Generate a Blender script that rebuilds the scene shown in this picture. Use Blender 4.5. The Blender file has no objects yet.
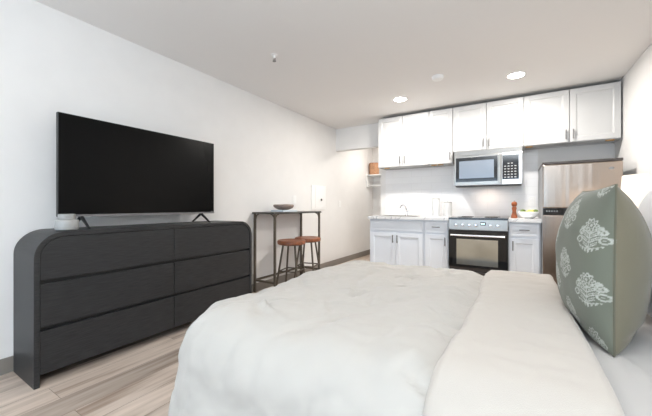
import bpy, bmesh, math, random
from mathutils import Vector, Matrix, noise
random.seed(7)
S = bpy.context.scene
C = S.collection
PI = math.pi

# ------------------------------------------------------------------ materials
def nt_new(name):
    m = bpy.data.materials.new(name); m.use_nodes = True
    n = m.node_tree.nodes; l = m.node_tree.links
    return m, n, l, n['Principled BSDF']

def mat(name, col, rough=.5, metal=0, bump=0, bscale=200, var=0, vscale=6, stretch=None, emit=None, estr=0,
        trans=0, coat=0, ior=None, spec=None, sheen=0):
    m, n, l, b = nt_new(name)
    b.inputs['Base Color'].default_value = (*col, 1)
    b.inputs['Roughness'].default_value = rough
    b.inputs['Metallic'].default_value = metal
    if trans: b.inputs['Transmission Weight'].default_value = trans
    if coat: b.inputs['Coat Weight'].default_value = coat
    if ior: b.inputs['IOR'].default_value = ior
    if spec is not None: b.inputs['Specular IOR Level'].default_value = spec
    if sheen: b.inputs['Sheen Weight'].default_value = sheen
    if emit:
        b.inputs['Emission Color'].default_value = (*emit, 1); b.inputs['Emission Strength'].default_value = estr
    tc = n.new('ShaderNodeTexCoord'); mp = n.new('ShaderNodeMapping')
    l.new(tc.outputs['Object'], mp.inputs['Vector'])
    if stretch: mp.inputs['Scale'].default_value = stretch
    nz = n.new('ShaderNodeTexNoise'); nz.inputs['Scale'].default_value = vscale; nz.inputs['Detail'].default_value = 4
    l.new(mp.outputs[0], nz.inputs['Vector'])
    if var:
        mx = n.new('ShaderNodeMix'); mx.data_type = 'RGBA'
        mx.inputs[6].default_value = (*[c*(1-var) for c in col], 1)
        mx.inputs[7].default_value = (*[min(1, c*(1+var)) for c in col], 1)
        rp = n.new('ShaderNodeValToRGB'); rp.color_ramp.elements[0].position = .35; rp.color_ramp.elements[1].position = .65
        l.new(nz.outputs[0], rp.inputs[0]); l.new(rp.outputs[0], mx.inputs[0]); l.new(mx.outputs[2], b.inputs['Base Color'])
    if bump:
        n2 = n.new('ShaderNodeTexNoise'); n2.inputs['Scale'].default_value = bscale
        l.new(mp.outputs[0], n2.inputs['Vector'])
        bp = n.new('ShaderNodeBump'); bp.inputs['Strength'].default_value = bump; bp.inputs['Distance'].default_value = .002
        l.new(n2.outputs[0], bp.inputs['Height']); l.new(bp.outputs[0], b.inputs['Normal'])
    return m

M = {}
M['wall'] = mat('wall_paint', (.80, .79, .775), .7, bump=.15, bscale=120, var=.01)
M['ceil'] = mat('ceiling_paint', (.80, .785, .77), .85, bump=.2, bscale=90)
M['base'] = mat('baseboard_vinyl', (.24, .215, .19), .5, var=.04)
M['cab'] = mat('white_cabinet_paint', (.57, .57, .565), .35, var=.01)
M['cab2'] = mat('shade_tinted_cabinet_paint', (.79, .83, .88), .35, var=.01)  # same paint as the wall cabinets, with bluish daylight shade in its colour
M['gap'] = mat('cabinet_gap', (.25, .25, .25), .7)
M['ply'] = mat('raw_plywood', (.62, .36, .14), .6, var=.2, vscale=12, stretch=(1, 8, 1))
M['nickel'] = mat('brushed_nickel', (.24, .235, .23), .35, 1)
M['steel'] = mat('stainless_steel', (.40, .375, .345), .3, 1, var=.05, vscale=5, stretch=(60, 60, 1))
M['steel_v'] = mat('stainless_door_steel', (.40, .335, .285), .22, 1, var=.03, vscale=5, stretch=(60, 60, 1))
M['chrome'] = mat('chrome', (.7, .7, .72), .12, 1)
def wavy(m):
    n = m.node_tree.nodes; l = m.node_tree.links; b = n['Principled BSDF']
    tc = n.new('ShaderNodeTexCoord'); mp = n.new('ShaderNodeMapping'); mp.inputs['Scale'].default_value = (7, 1, .35)
    nz = n.new('ShaderNodeTexNoise'); nz.inputs['Scale'].default_value = 1.3; nz.inputs['Detail'].default_value = 1
    l.new(tc.outputs['Object'], mp.inputs[0]); l.new(mp.outputs[0], nz.inputs['Vector'])
    bp = n.new('ShaderNodeBump'); bp.inputs['Strength'].default_value = .5; bp.inputs['Distance'].default_value = .012
    l.new(nz.outputs[0], bp.inputs['Height']); l.new(bp.outputs[0], b.inputs['Normal'])
wavy(M['steel_v'])
M['blackglass'] = mat('black_glass', (.012, .012, .013), .06, spec=.6)
M['ovenpane'] = mat('oven_pane_glass', (.66, .65, .58), .10, .9)
M['mwpane'] = mat('microwave_window_mesh', (.22, .25, .29), .2, .35)
M['black'] = mat('black_plastic', (.02, .02, .02), .4)
M['dgrey'] = mat('dark_grey_enamel', (.07, .06, .055), .35)
M['screen'] = mat('tv_screen', (.004, .004, .004), .25, spec=.12)
M['tvmetal'] = mat('tv_bezel_metal', (.25, .25, .26), .35, .8)
M['dresser'] = mat('charcoal_stained_oak', (.027, .027, .028), .42, bump=.5, bscale=40, var=.30, vscale=22, stretch=(5, .5, 9), spec=.35)
M['tablemetal'] = mat('gunmetal_frame', (.115, .095, .072), .45, .3)
M['tabletop'] = mat('table_top_dark', (.045, .042, .036), .35, var=.2)
M['seatwood'] = mat('stool_seat_wood', (.23, .075, .03), .4, var=.35, vscale=10, stretch=(8, 1, 8))
M['duvet'] = mat('duvet_linen', (.455, .43, .395), .9, bump=.35, bscale=500, sheen=.2)
M['flap'] = mat('duvet_reverse_linen', (.475, .435, .39), .9, bump=.35, bscale=500, sheen=.2)
M['sheet'] = mat('cotton_sheet', (.49, .47, .45), .85, bump=.2, bscale=350)
M['greypil'] = mat('pale_pillow_linen', (.76, .76, .77), .9, bump=.3, bscale=400)
M['frame'] = mat('bed_frame_fabric', (.25, .24, .23), .9)
M['white'] = mat('white_plastic', (.88, .88, .87), .4)
M['ceramic'] = mat('white_ceramic', (.85, .85, .84), .15)
M['lens'] = mat('lamp_lens', (1, 1, 1), .5, emit=(1, .95, .88), estr=12)
M['shade'] = mat('lamp_shade_linen', (.62, .56, .48), .8, emit=(1, .82, .66), estr=.36)
M['mill'] = mat('pepper_mill_wood', (.30, .085, .03), .3, var=.3, vscale=20)
M['lemon'] = mat('lemon_skin', (.85, .68, .12), .45, bump=.4, bscale=300)
M['lime'] = mat('green_fruit_skin', (.14, .22, .04), .45, bump=.3, bscale=200, var=.2)
M['wicker'] = mat('woven_basket', (.44, .235, .13), .75, bump=1, bscale=150, var=.3, vscale=60)
M['clay'] = mat('taupe_stoneware', (.26, .205, .175), .6, var=.2, vscale=15)
M['linenblue'] = mat('pale_blue_paper', (.62, .68, .72), .8)
M['candle'] = mat('grey_stoneware_jar', (.36, .36, .35), .3, var=.05, vscale=20)
M['jarlid'] = mat('brown_jar_seal', (.16, .12, .09), .5)
M['flour'] = mat('white_jar_contents', (.80, .79, .77), .9)
M['keyprint'] = mat('keypad_print', (.45, .45, .45), .6)
M['milk'] = mat('pale_jar_glass', (.64, .65, .65), .12)
M['sageseam'] = mat('sage_piping', (.13, .125, .09), .95)
M['oakdark'] = mat('nightstand_wood', (.20, .13, .08), .5, var=.2, vscale=10, stretch=(1, 8, 1))

def glass(name, col=(1, 1, 1), rough=0):
    m, n, l, b = nt_new(name)
    out = n['Material Output']
    g = n.new('ShaderNodeBsdfGlossy'); g.inputs['Roughness'].default_value = .03
    t = n.new('ShaderNodeBsdfTransparent'); t.inputs['Color'].default_value = (*col, 1)
    f = n.new('ShaderNodeLayerWeight'); f.inputs['Blend'].default_value = .25
    mx = n.new('ShaderNodeMixShader')
    l.new(f.outputs['Fresnel'], mx.inputs[0]); l.new(t.outputs[0], mx.inputs[1]); l.new(g.outputs[0], mx.inputs[2])
    l.new(mx.outputs[0], out.inputs['Surface'])
    return m
M['glass'] = glass('clear_glass', (.93, .94, .95))

def marble():
    m, n, l, b = nt_new('marble_laminate')
    tc = n.new('ShaderNodeTexCoord'); nz = n.new('ShaderNodeTexNoise')
    nz.inputs['Scale'].default_value = 3; nz.inputs['Detail'].default_value = 8; nz.inputs['Distortion'].default_value = 1.6
    l.new(tc.outputs['Object'], nz.inputs['Vector'])
    r = n.new('ShaderNodeValToRGB'); e = r.color_ramp.elements
    e[0].position = .46; e[0].color = (.80, .80, .80, 1); e[1].position = .54; e[1].color = (.80, .80, .80, 1)
    k = e.new(.5); k.color = (.36, .36, .38, 1)
    l.new(nz.outputs[0], r.inputs[0]); l.new(r.outputs[0], b.inputs['Base Color'])
    b.inputs['Roughness'].default_value = .25
    return m
M['marble'] = marble()

def floor_mat():
    m, n, l, b = nt_new('vinyl_plank_floor')
    tc = n.new('ShaderNodeTexCoord')
    mp = n.new('ShaderNodeMapping'); mp.inputs['Rotation'].default_value = (0, 0, PI/2)
    l.new(tc.outputs['Object'], mp.inputs['Vector'])
    br = n.new('ShaderNodeTexBrick')
    br.inputs['Color1'].default_value = (.0, .0, .0, 1); br.inputs['Color2'].default_value = (1, 1, 1, 1)
    br.inputs['Mortar'].default_value = (.5, .5, .5, 1)
    br.inputs['Scale'].default_value = 1; br.inputs['Mortar Size'].default_value = .0012
    br.inputs['Brick Width'].default_value = 1.22; br.inputs['Row Height'].default_value = .178
    br.offset = .37
    l.new(mp.outputs[0], br.inputs['Vector'])
    # grain, shifted per plank
    ad = n.new('ShaderNodeVectorMath'); ad.operation = 'MULTIPLY_ADD'
    l.new(br.outputs['Color'], ad.inputs[0]); ad.inputs[1].default_value = (7, 7, 7); l.new(tc.outputs['Object'], ad.inputs[2])
    ms = n.new('ShaderNodeMapping'); ms.inputs['Scale'].default_value = (13, .9, 1)
    l.new(ad.outputs[0], ms.inputs['Vector'])
    nz = n.new('ShaderNodeTexNoise'); nz.inputs['Scale'].default_value = 1.7; nz.inputs['Detail'].default_value = 7; nz.inputs['Distortion'].default_value = .6
    l.new(ms.outputs[0], nz.inputs['Vector'])
    r = n.new('ShaderNodeValToRGB'); e = r.color_ramp.elements
    e[0].position = .3; e[0].color = (.26, .19, .145, 1)
    e[1].position = .72; e[1].color = (.60, .50, .425, 1)
    k = e.new(.47); k.color = (.46, .375, .31, 1)
    l.new(nz.outputs[0], r.inputs[0])
    bw = n.new('ShaderNodeMapRange'); bw.inputs[3].default_value = .78; bw.inputs[4].default_value = 1.15
    l.new(br.outputs['Color'], bw.inputs[0])
    mu = n.new('ShaderNodeMix'); mu.data_type = 'RGBA'; mu.blend_type = 'MULTIPLY'; mu.inputs[0].default_value = 1
    l.new(r.outputs[0], mu.inputs[6]); l.new(bw.outputs[0], mu.inputs[7])
    gp = n.new('ShaderNodeMix'); gp.data_type = 'RGBA'; l.new(br.outputs['Fac'], gp.inputs[0])
    l.new(mu.outputs[2], gp.inputs[6]); gp.inputs[7].default_value = (.16, .12, .09, 1)
    l.new(gp.outputs[2], b.inputs['Base Color']); b.inputs['Roughness'].default_value = .42
    return m
M['floor'] = floor_mat()

def splash_mat():
    m, n, l, b = nt_new('backsplash_tile')
    tc = n.new('ShaderNodeTexCoord'); mp = n.new('ShaderNodeMapping'); mp.inputs['Rotation'].default_value = (PI/2, 0, 0)
    l.new(tc.outputs['Object'], mp.inputs['Vector'])
    br = n.new('ShaderNodeTexBrick'); br.inputs['Scale'].default_value = 1
    br.inputs['Color1'].default_value = (.88, .88, .88, 1); br.inputs['Color2'].default_value = (.87, .87, .88, 1)
    br.inputs['Mortar'].default_value = (.80, .80, .80, 1); br.inputs['Mortar Size'].default_value = .002
    br.inputs['Brick Width'].default_value = .30; br.inputs['Row Height'].default_value = .10
    l.new(mp.outputs[0], br.inputs['Vector']); l.new(br.outputs['Color'], b.inputs['Base Color'])
    b.inputs['Roughness'].default_value = .25
    return m
M['splash'] = splash_mat()

def sage_mat():
    m, n, l, b = nt_new('sage_block_print_linen')
    at = n.new('ShaderNodeAttribute'); at.attribute_name = 'print'
    tc = n.new('ShaderNodeTexCoord'); nz = n.new('ShaderNodeTexNoise'); nz.inputs['Scale'].default_value = 500
    l.new(tc.outputs['Object'], nz.inputs['Vector'])
    mx = n.new('ShaderNodeMix'); mx.data_type = 'RGBA'
    mx.inputs[6].default_value = (.145, .155, .120, 1); mx.inputs[7].default_value = (.46, .47, .42, 1)
    l.new(at.outputs['Fac'], mx.inputs[0])
    a2 = n.new('ShaderNodeAttribute'); a2.attribute_name = 'back_warm_tint'
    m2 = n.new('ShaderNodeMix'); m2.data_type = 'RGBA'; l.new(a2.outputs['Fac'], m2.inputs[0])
    l.new(mx.outputs[2], m2.inputs[6]); m2.inputs[7].default_value = (.16, .142, .096, 1)  # warm lamplight on the pillow's back, put into its base colour
    l.new(m2.outputs[2], b.inputs['Base Color']); b.inputs['Roughness'].default_value = .95
    b.inputs['Sheen Weight'].default_value = .15
    bp = n.new('ShaderNodeBump'); bp.inputs['Strength'].default_value = .4; bp.inputs['Distance'].default_value = .002
    l.new(nz.outputs[0], bp.inputs['Height']); l.new(bp.outputs[0], b.inputs['Normal'])
    return m
M['sage'] = sage_mat()

# ------------------------------------------------------------------ helpers
def tag(o, label=None, cat=None, group=None, kind=None):
    if label: o['label'] = label
    if cat: o['category'] = cat
    if group: o['group'] = group
    if kind: o['kind'] = kind
    return o
def empty(name, loc, label, cat, group=None, rz=0):
    o = bpy.data.objects.new(name, None); C.objects.link(o); o.location = loc; o.rotation_euler = (0, 0, rz)
    o.empty_display_size = .05
    return tag(o, label, cat, group)
def link(name, bm, m, parent=None, smooth=False, bevel=0, seg=2, world=True, auto=False):
    """world=True: the mesh is given in world coordinates even under a parent"""
    me = bpy.data.meshes.new(name)
    bmesh.ops.recalc_face_normals(bm, faces=bm.faces)
    bm.to_mesh(me); bm.free()
    ms = m if isinstance(m, (list, tuple)) else [m]
    for q in ms: me.materials.append(q)
    o = bpy.data.objects.new(name, me); C.objects.link(o)
    if parent:
        o.parent = parent
        if world:
            t = Vector((0, 0, 0)); p = parent
            while p: t += p.location; p = p.parent
            me.transform(Matrix.Translation(-t))
    else:
        # origin at the base centre
        if world:
            xs = [v.co for v in me.vertices]
            c = Vector(((min(v.x for v in xs)+max(v.x for v in xs))/2, (min(v.y for v in xs)+max(v.y for v in xs))/2, min(v.z for v in xs)))
            me.transform(Matrix.Translation(-c)); o.location = c
    if smooth:
        for p in me.polygons: p.use_smooth = True
    if auto:
        for p in me.polygons: p.use_smooth = True
        md = o.modifiers.new('es', 'EDGE_SPLIT'); md.split_angle = math.radians(40)
    if bevel:
        md = o.modifiers.new('bev', 'BEVEL'); md.width = bevel; md.segments = seg; md.limit_method = 'ANGLE'
    return o
def B(): return bmesh.new()
def box(bm, x0, x1, y0, y1, z0, z1, mi=0):
    v = [bm.verts.new(p) for p in ((x0,y0,z0),(x1,y0,z0),(x1,y1,z0),(x0,y1,z0),(x0,y0,z1),(x1,y0,z1),(x1,y1,z1),(x0,y1,z1))]
    for f in ((0,1,2,3),(4,7,6,5),(0,4,5,1),(1,5,6,2),(2,6,7,3),(3,7,4,0)):
        bm.faces.new([v[i] for i in f]).material_index = mi
    return v
def bar(bm, a, b, r, n=8, r2=None, up=None):
    a = Vector(a); b = Vector(b); d = (b-a).normalized()
    u = d.orthogonal().normalized(); w = d.cross(u)
    r2 = r if r2 is None else r2
    A = [bm.verts.new(a+(u*math.cos(2*PI*i/n)+w*math.sin(2*PI*i/n))*r) for i in range(n)]
    D = [bm.verts.new(b+(u*math.cos(2*PI*i/n)+w*math.sin(2*PI*i/n))*r2) for i in range(n)]
    for i in range(n): bm.faces.new((A[i], A[(i+1)%n], D[(i+1)%n], D[i]))
    bm.faces.new(A[::-1]); bm.faces.new(D)
def tube(bm, pts, r, n=10):
    pts = [Vector(p) for p in pts]; rings = []
    ref = None
    for i, p in enumerate(pts):
        t = (pts[min(i+1, len(pts)-1)]-pts[max(i-1, 0)]).normalized()
        if ref is None: ref = t.orthogonal().normalized()
        ref = (ref-t*ref.dot(t)).normalized(); w = t.cross(ref)
        rr = r[i] if isinstance(r, (list, tuple)) else r
        rings.append([bm.verts.new(p+(ref*math.cos(2*PI*k/n)+w*math.sin(2*PI*k/n))*rr) for k in range(n)])
    for a, b in zip(rings, rings[1:]):
        for k in range(n): bm.faces.new((a[k], a[(k+1)%n], b[(k+1)%n], b[k]))
    bm.faces.new(rings[0][::-1]); bm.faces.new(rings[-1])
def lathe(bm, prof, c, n=32, cap=True):
    """prof: list of (radius, z)"""
    cx, cy, cz = c; rings = []
    for r, z in prof:
        if r < 1e-5: rings.append([bm.verts.new((cx, cy, cz+z))])
        else: rings.append([bm.verts.new((cx+r*math.cos(2*PI*k/n), cy+r*math.sin(2*PI*k/n), cz+z)) for k in range(n)])
    for a, b in zip(rings, rings[1:]):
        for k in range(n):
            k2 = (k+1) % n
            if len(a) == 1 and len(b) == 1: continue
            if len(a) == 1: bm.faces.new((a[0], b[k2], b[k]))
            elif len(b) == 1: bm.faces.new((a[k], a[k2], b[0]))
            else: bm.faces.new((a[k], a[k2], b[k2], b[k]))
    if cap:
        if len(rings[0]) > 1: bm.faces.new(rings[0][::-1])
        if len(rings[-1]) > 1: bm.faces.new(rings[-1])
def prism_x(bm, pts, x0, x1):
    """closed outline of (y,z) extruded along x"""
    A = [bm.verts.new((x0, y, z)) for y, z in pts]; D = [bm.verts.new((x1, y, z)) for y, z in pts]
    n = len(pts)
    for i in range(n): bm.faces.new((A[i], A[(i+1)%n], D[(i+1)%n], D[i]))
    bm.faces.new(A[::-1]); bm.faces.new(D)
def sphere(bm, c, rx, ry, rz, n=20):
    prof = [(math.sin(PI*i/n), -math.cos(PI*i/n)) for i in range(n+1)]
    s = len(bm.verts)
    before = set(bm.verts)
    lathe(bm, [(p[0] if 0 < i < n else 0, p[1]) for i, p in enumerate(prof)], (0, 0, 0), 20, cap=False)
    for v in bm.verts:
        if v not in before: v.co = Vector((v.co.x*rx+c[0], v.co.y*ry+c[1], v.co.z*rz+c[2]))

# ------------------------------------------------------------------ room
XL, XR, YB, YN, ZC = -2.745, .985, 4.78, -3.6, 2.44
NY, NX, HZ = 6.47, -1.89, 2.05           # nook: far wall, kitchen-wall end, header height
def struct(name, bm, m, bevel=0): return tag(link(name, bm, m, bevel=bevel), kind='structure')
b = B(); box(b, XL-.1, XR+.1, YN-.1, NY+.1, -.1, 0); struct('floor', b, M['floor'])
b = B(); box(b, XL-.1, XR+.1, YN-.1, NY+.1, ZC, ZC+.1); struct('ceiling', b, M['ceil'])
b = B(); box(b, XL-.1, XL, YN-.1, NY+.1, 0, ZC); struct('wall_left', b, M['wall'])
b = B(); box(b, XR, XR+.1, YN-.1, NY+.1, 0, ZC); struct('wall_right', b, M['wall'])
b = B(); box(b, NX, XR, YB, YB+.12, 0, ZC); box(b, XL, NX, YB, YB+.12, HZ, ZC); struct('wall_kitchen', b, M['wall'])
b = B(); box(b, XL, XR, NY, NY+.1, 0, ZC); struct('wall_far', b, M['wall'])
b = B(); box(b, -.9, -.8, YB+.12, NY, 0, ZC); struct('wall_alcove', b, M['wall'])
# window wall behind the camera
WX0, WX1, WZ0, WZ1 = -2.55, .75, .06, 2.1
b = B()
box(b, XL, WX0, YN-.1, YN, 0, ZC); box(b, WX1, XR, YN-.1, YN, 0, ZC)
box(b, WX0, WX1, YN-.1, YN, 0, WZ0); box(b, WX0, WX1, YN-.1, YN, WZ1, ZC); struct('wall_window', b, M['wall'])
b = B()
for x in (WX0, -1.48, -.93+.58, WX1-.05): box(b, x, x+.05, YN-.08, YN-.03, WZ0, WZ1)
box(b, WX0, WX1, YN-.08, YN-.03, WZ0, WZ0+.05); box(b, WX0, WX1, YN-.08, YN-.03, WZ1-.05, WZ1)
struct('window_1', b, M['white'])
# baseboards
def bb(name, *a):
    b = B(); box(b, *a); struct(name, b, M['base'], bevel=.004)
bb('baseboard_left', XL, XL+.012, YN, NY-.012, 0, .10)
bb('baseboard_far', XL+.012, -.9, NY-.012, NY, 0, .10)
bb('baseboard_right', XR-.012, XR, YN, YB, 0, .10)

# ------------------------------------------------------------------ kitchen
def shaker(bm, x0, x1, z0, z1, yf, t=.02, rail=.055, inset=.008):
    """door or drawer front whose outside face is at y = yf, facing -y"""
    box(bm, x0, x0+rail, yf, yf+t, z0, z1); box(bm, x1-rail, x1, yf, yf+t, z0, z1)
    box(bm, x0+rail, x1-rail, yf, yf+t, z0, z0+rail); box(bm, x0+rail, x1-rail, yf, yf+t, z1-rail, z1)
    # bead and recessed panel
    a = (x0+rail, x1-rail, z0+rail, z1-rail); q = .012
    o = [bm.verts.new((x, yf+.001, z)) for x, z in ((a[0], a[2]), (a[1], a[2]), (a[1], a[3]), (a[0], a[3]))]
    i = [bm.verts.new((x, yf+inset, z)) for x, z in ((a[0]+q, a[2]+q), (a[1]-q, a[2]+q), (a[1]-q, a[3]-q), (a[0]+q, a[3]-q))]
    for k in range(4): bm.faces.new((o[k], o[(k+1)%4], i[(k+1)%4], i[k]))
    bm.faces.new(i)
def handle(parent, x, z, yf, L=.11, vertical=True):
    b = B(); r = .006
    if vertical:
        box(b, x-r, x+r, yf-.032, yf-.022, z-L/2, z+L/2)
        for s in (-1, 1): box(b, x-r*.7, x+r*.7, yf-.023, yf+.001, z+s*(L/2-.015)-.004, z+s*(L/2-.015)+.004)
    else:
        box(b, x-L/2, x+L/2, yf-.032, yf-.022, z-r, z+r)
        for s in (-1, 1): box(b, x+s*(L/2-.015)-.004, x+s*(L/2-.015)+.004, yf-.023, yf+.001, z-r*.7, z+r*.7)
    return link('handle', b, M['nickel'], parent, bevel=.002)
def wall_cabinet(x0, x1, z0, z1, doors, label, hoff, blocks=()):
    yf = 4.45; t = empty('wall_cabinet', ((x0+x1)/2, 4.62, z0), label, 'kitchen cabinet', 'white wall cabinets above the kitchen counter')
    b = B(); yb = YB-.002; y0 = yf+.021
    w = .016
    box(b, x0, x0+w, y0, yb, z0, z1); box(b, x1-w, x1, y0, yb, z0, z1); box(b, x0+w, x1-w, y0, yb, z1-w, z1)
    box(b, x0+w, x1-w, yb-w, yb, z0, z1-w)
    # face frame
    box(b, x0+w, x0+.04, y0, y0+.018, z0, z1-w); box(b, x1-.04, x1-w, y0, y0+.018, z0, z1-w); box(b, x0+.04, x1-.04, y0, y0+.018, z0, z0+.04)
    link('body', b, M['cab'], t)
    b = B(); box(b, x0+w+.001, x1-w-.001, y0+.02, yb-w-.001, z0+.014, z0+.026); link('underside_panel', b, M['cab'], t)
    for q in blocks:
        b = B(); box(b, x0+q, x0+q+.07, y0+.019, y0+.05, z0-.012, z0+.0135); link('mounting_block', b, M['ply'], t)
    n = len(doors)
    for i, side in enumerate(doors):
        a = x0+(x1-x0)*i/n+.003; c = x0+(x1-x0)*(i+1)/n-.003
        b = B(); shaker(b, a, c, z0+.006, z1-.004, yf)
        d = link('door', b, M['cab'], t, bevel=.0015)
        handle(d, (c-.03) if side == 'r' else (a+.03), z0+hoff, yf)
    return t
wall_cabinet(-1.80, -1.037, 1.645, 2.40, 'rl', 'leftmost tall white double-door wall cabinet above the sink', .10, (.09,))
wall_cabinet(-1.034, -.722, 1.645, 2.40, 'r', 'narrow single-door white wall cabinet just left of the microwave cabinet', .10, (.02, .11))
wall_cabinet(-.719, .090, 1.79, 2.40, 'rl', 'short white double-door wall cabinet directly above the microwave', .09)
wall_cabinet(.093, .970, 1.79, 2.40, 'rl', 'short white double-door wall cabinet over the refrigerator, by the right wall', .09, (.02, .76))

CZ = .912; YF = 4.165; CY = 4.135
def base_cabinet(x0, x1, label, ndoor, false_front=False, hside='r'):
    t = empty('base_cabinet', ((x0+x1)/2, 4.45, 0), label, 'kitchen cabinet', 'shade-tinted white base cabinets')
    b = B(); box(b, x0, x1, YF+.021, YB-.002, .10, CZ-.04); box(b, x0, x1, YF+.08, YB-.002, 0, .10)
    link('body', b, M['cab2'], t)
    b = B(); shaker(b, x0+.012, x1-.012, .71, .855, YF, rail=.018, inset=.003)
    d = link('drawer', b, M['cab2'], t, bevel=.0015)
    if not false_front: handle(d, (x0+x1)/2, .785, YF, .10, False)
    else: d['label'] = 'fixed false drawer front without a handle'
    for i in range(ndoor):
        a = x0+.012+(x1-x0-.024)*i/ndoor+.002; c = x0+.012+(x1-x0-.024)*(i+1)/ndoor-.002
        b = B(); shaker(b, a, c, .115, .685, YF); d = link('door', b, M['cab2'], t, bevel=.0015)
        s = ('r' if i == 0 else 'l') if ndoor == 2 else hside
        handle(d, (c-.03) if s == 'r' else (a+.03), .60, YF)
base_cabinet(-1.822, -1.037, 'shade-tinted white double-door sink base cabinet at the left end of the counter', 2, True)
base_cabinet(-1.034, -.722, 'narrow shade-tinted white base cabinet with drawer, touching the left side of the stove', 1)
base_cabinet(-.065, .245, 'narrow shade-tinted white base cabinet between the stove and the refrigerator', 1, hside='l')
# countertops (the left one with the sink cut-out)
def ctop(parts, label):
    b = B()
    for p in parts: box(b, *p)
    bmesh.ops.remove_doubles(b, verts=b.verts, dist=1e-5)
    return tag(link('countertop', b, M['marble']), label, 'countertop', 'marble-look countertops')
z0, z1 = CZ-.038, CZ; sx0, sx1, sy0, sy1 = -1.66, -1.16, 4.25, 4.56
ctop([(-1.835, sx0, CY, YB-.002, z0, z1), (sx1, -.722, CY, YB-.002, z0, z1), (sx0, sx1, CY, sy0, z0, z1), (sx0, sx1, sy1, YB-.002, z0, z1)],
     'white marble-look countertop holding the sink, left of the stove')
ctop([(-.065, .25, CY, YB-.002, z0, z1)], 'short white marble-look countertop between stove and refrigerator')
# backsplash
b = B(); box(b, -1.80, .25, YB-.012, YB-.0005, CZ+.001, 1.64); box(b, -.715, .25, YB-.012, YB-.0005, 1.64, 1.785)
tag(link('backsplash', b, M['splash']), 'glossy white tile backsplash behind the counter and stove', 'backsplash')
# sink
t = empty('sink', (-1.41, 4.40, CZ-.16), 'stainless steel drop-in sink set in the left countertop', 'sink')
b = B(); w = .003
box(b, sx0-.015, sx1+.015, sy0-.015, sy0+.004, CZ+.0005, CZ+.006); box(b, sx0-.015, sx1+.015, sy1-.004, sy1+.06, CZ+.0005, CZ+.006)
box(b, sx0-.015, sx0+.004, sy0+.004, sy1-.004, CZ+.0005, CZ+.006); box(b, sx1-.004, sx1+.015, sy0+.004, sy1-.004, CZ+.0005, CZ+.006)
link('rim', b, M['steel'], t, bevel=.002)
b = B()
box(b, sx0+.004, sx0+.007, sy0+.004, sy1-.004, CZ-.034, CZ); box(b, sx1-.007, sx1-.004, sy0+.004, sy1-.004, CZ-.034, CZ)
box(b, sx0+.004, sx1-.004, sy0+.004, sy0+.007, CZ-.034, CZ); box(b, sx0+.004, sx1-.004, sy1-.007, sy1-.004, CZ-.034, CZ)
box(b, sx0+.004, sx1-.004, sy0+.004, sy1-.004, CZ-.037, CZ-.034); link('basin', b, M['steel'], t)
# faucet
fx, fy = -1.40, 4.60
t = empty('faucet', (fx, fy, CZ+.006), 'chrome single-lever kitchen faucet standing behind the sink', 'faucet')
b = B(); lathe(b, [(.028, 0), (.028, .006), (.018, .012), (.018, .05), (.016, .06)], (fx, fy, CZ+.0062), 20); link('base', b, M['chrome'], t, auto=True)
b = B(); tube(b, [(fx, fy, CZ+.06), (fx-.003, fy-.005, CZ+.10), (fx-.015, fy-.03, CZ+.145), (fx-.03, fy-.07, CZ+.165), (fx-.045, fy-.12, CZ+.155), (fx-.055, fy-.15, CZ+.125)], .012, 12)
link('spout', b, M['chrome'], t, smooth=True)
b = B(); tube(b, [(fx, fy, CZ+.055), (fx+.02, fy+.005, CZ+.07), (fx+.055, fy+.005, CZ+.095)], [.009, .008, .006], 8); link('lever', b, M['chrome'], t, smooth=True)

# glass jars
def jar(x, y, r, h, label):
    t = empty('storage_jar', (x, y, CZ), label, 'storage jar', 'pale jars on the counter')
    z = CZ+.001
    b = B(); lathe(b, [(0, 0), (r*.95, 0), (r, .006), (r, h*.9), (r*.9, h*.93)], (x, y, z), 28, cap=False)
    link('jar_body', b, M['milk'], t, auto=True)
    b = B(); lathe(b, [(r*.88, h*.931), (r*.95, h*.935), (r*.95, h*.955), (r*.88, h*.957)], (x, y, z), 28); link('lid_seal', b, M['jarlid'], t)
    b = B(); lathe(b, [(r*.94, h*.958), (r*.9, h*.985), (r*.3, h), (r*.16, h*1.01), (r*.2, h*1.05), (0, h*1.07)], (x, y, z), 28); link('lid', b, M['milk'], t, smooth=True)
jar(-.965, 4.56, .052, .262, 'taller and narrower of the two pale lidded jars on the counter')
jar(-.80, 4.53, .056, .205, 'shorter and wider pale lidded jar next to the stove')

# range
def knob(parent, x, z, yf, r=.017):
    b = B(); n = 18
    A = []
    for k, (rr, yy) in enumerate(((r*1.15, 0), (r*1.15, -.006), (r*.8, -.008), (r*.7, -.028), (0, -.029))):
        A.append([b.verts.new((x+rr*math.cos(2*PI*i/n), yf+yy, z+rr*math.sin(2*PI*i/n))) for i in range(n)] if rr else [b.verts.new((x, yf+yy, z))])
    for p, q in zip(A, A[1:]):
        for i in range(n):
            if len(q) == 1: b.faces.new((p[i], p[(i+1)%n], q[0]))
            else: b.faces.new((p[i], p[(i+1)%n], q[(i+1)%n], q[i]))
    b.faces.new(A[0][::-1])
    link('knob', b, M['chrome'], parent, auto=True)
rx0, rx1, ry = -.717, -.070, 4.125
t = empty('range', ((rx0+rx1)/2, 4.45, 0), 'stainless steel electric range with glass oven door below the microwave', 'stove')
b = B(); box(b, rx0, rx1, ry+.045, YB-.03, .02, CZ-.02)
for sx in (rx0+.04, rx1-.04):
    for sy in (ry+.08, YB-.08): bar(b, (sx, sy, .0005), (sx, sy, .021), .015, 10)
link('body', b, M['dgrey'], t)
b = B(); box(b, rx0, rx1, ry-.005, YB-.03, CZ-.018, CZ+.004); ck = link('cooktop', b, M['blackglass'], t, bevel=.003)
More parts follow.
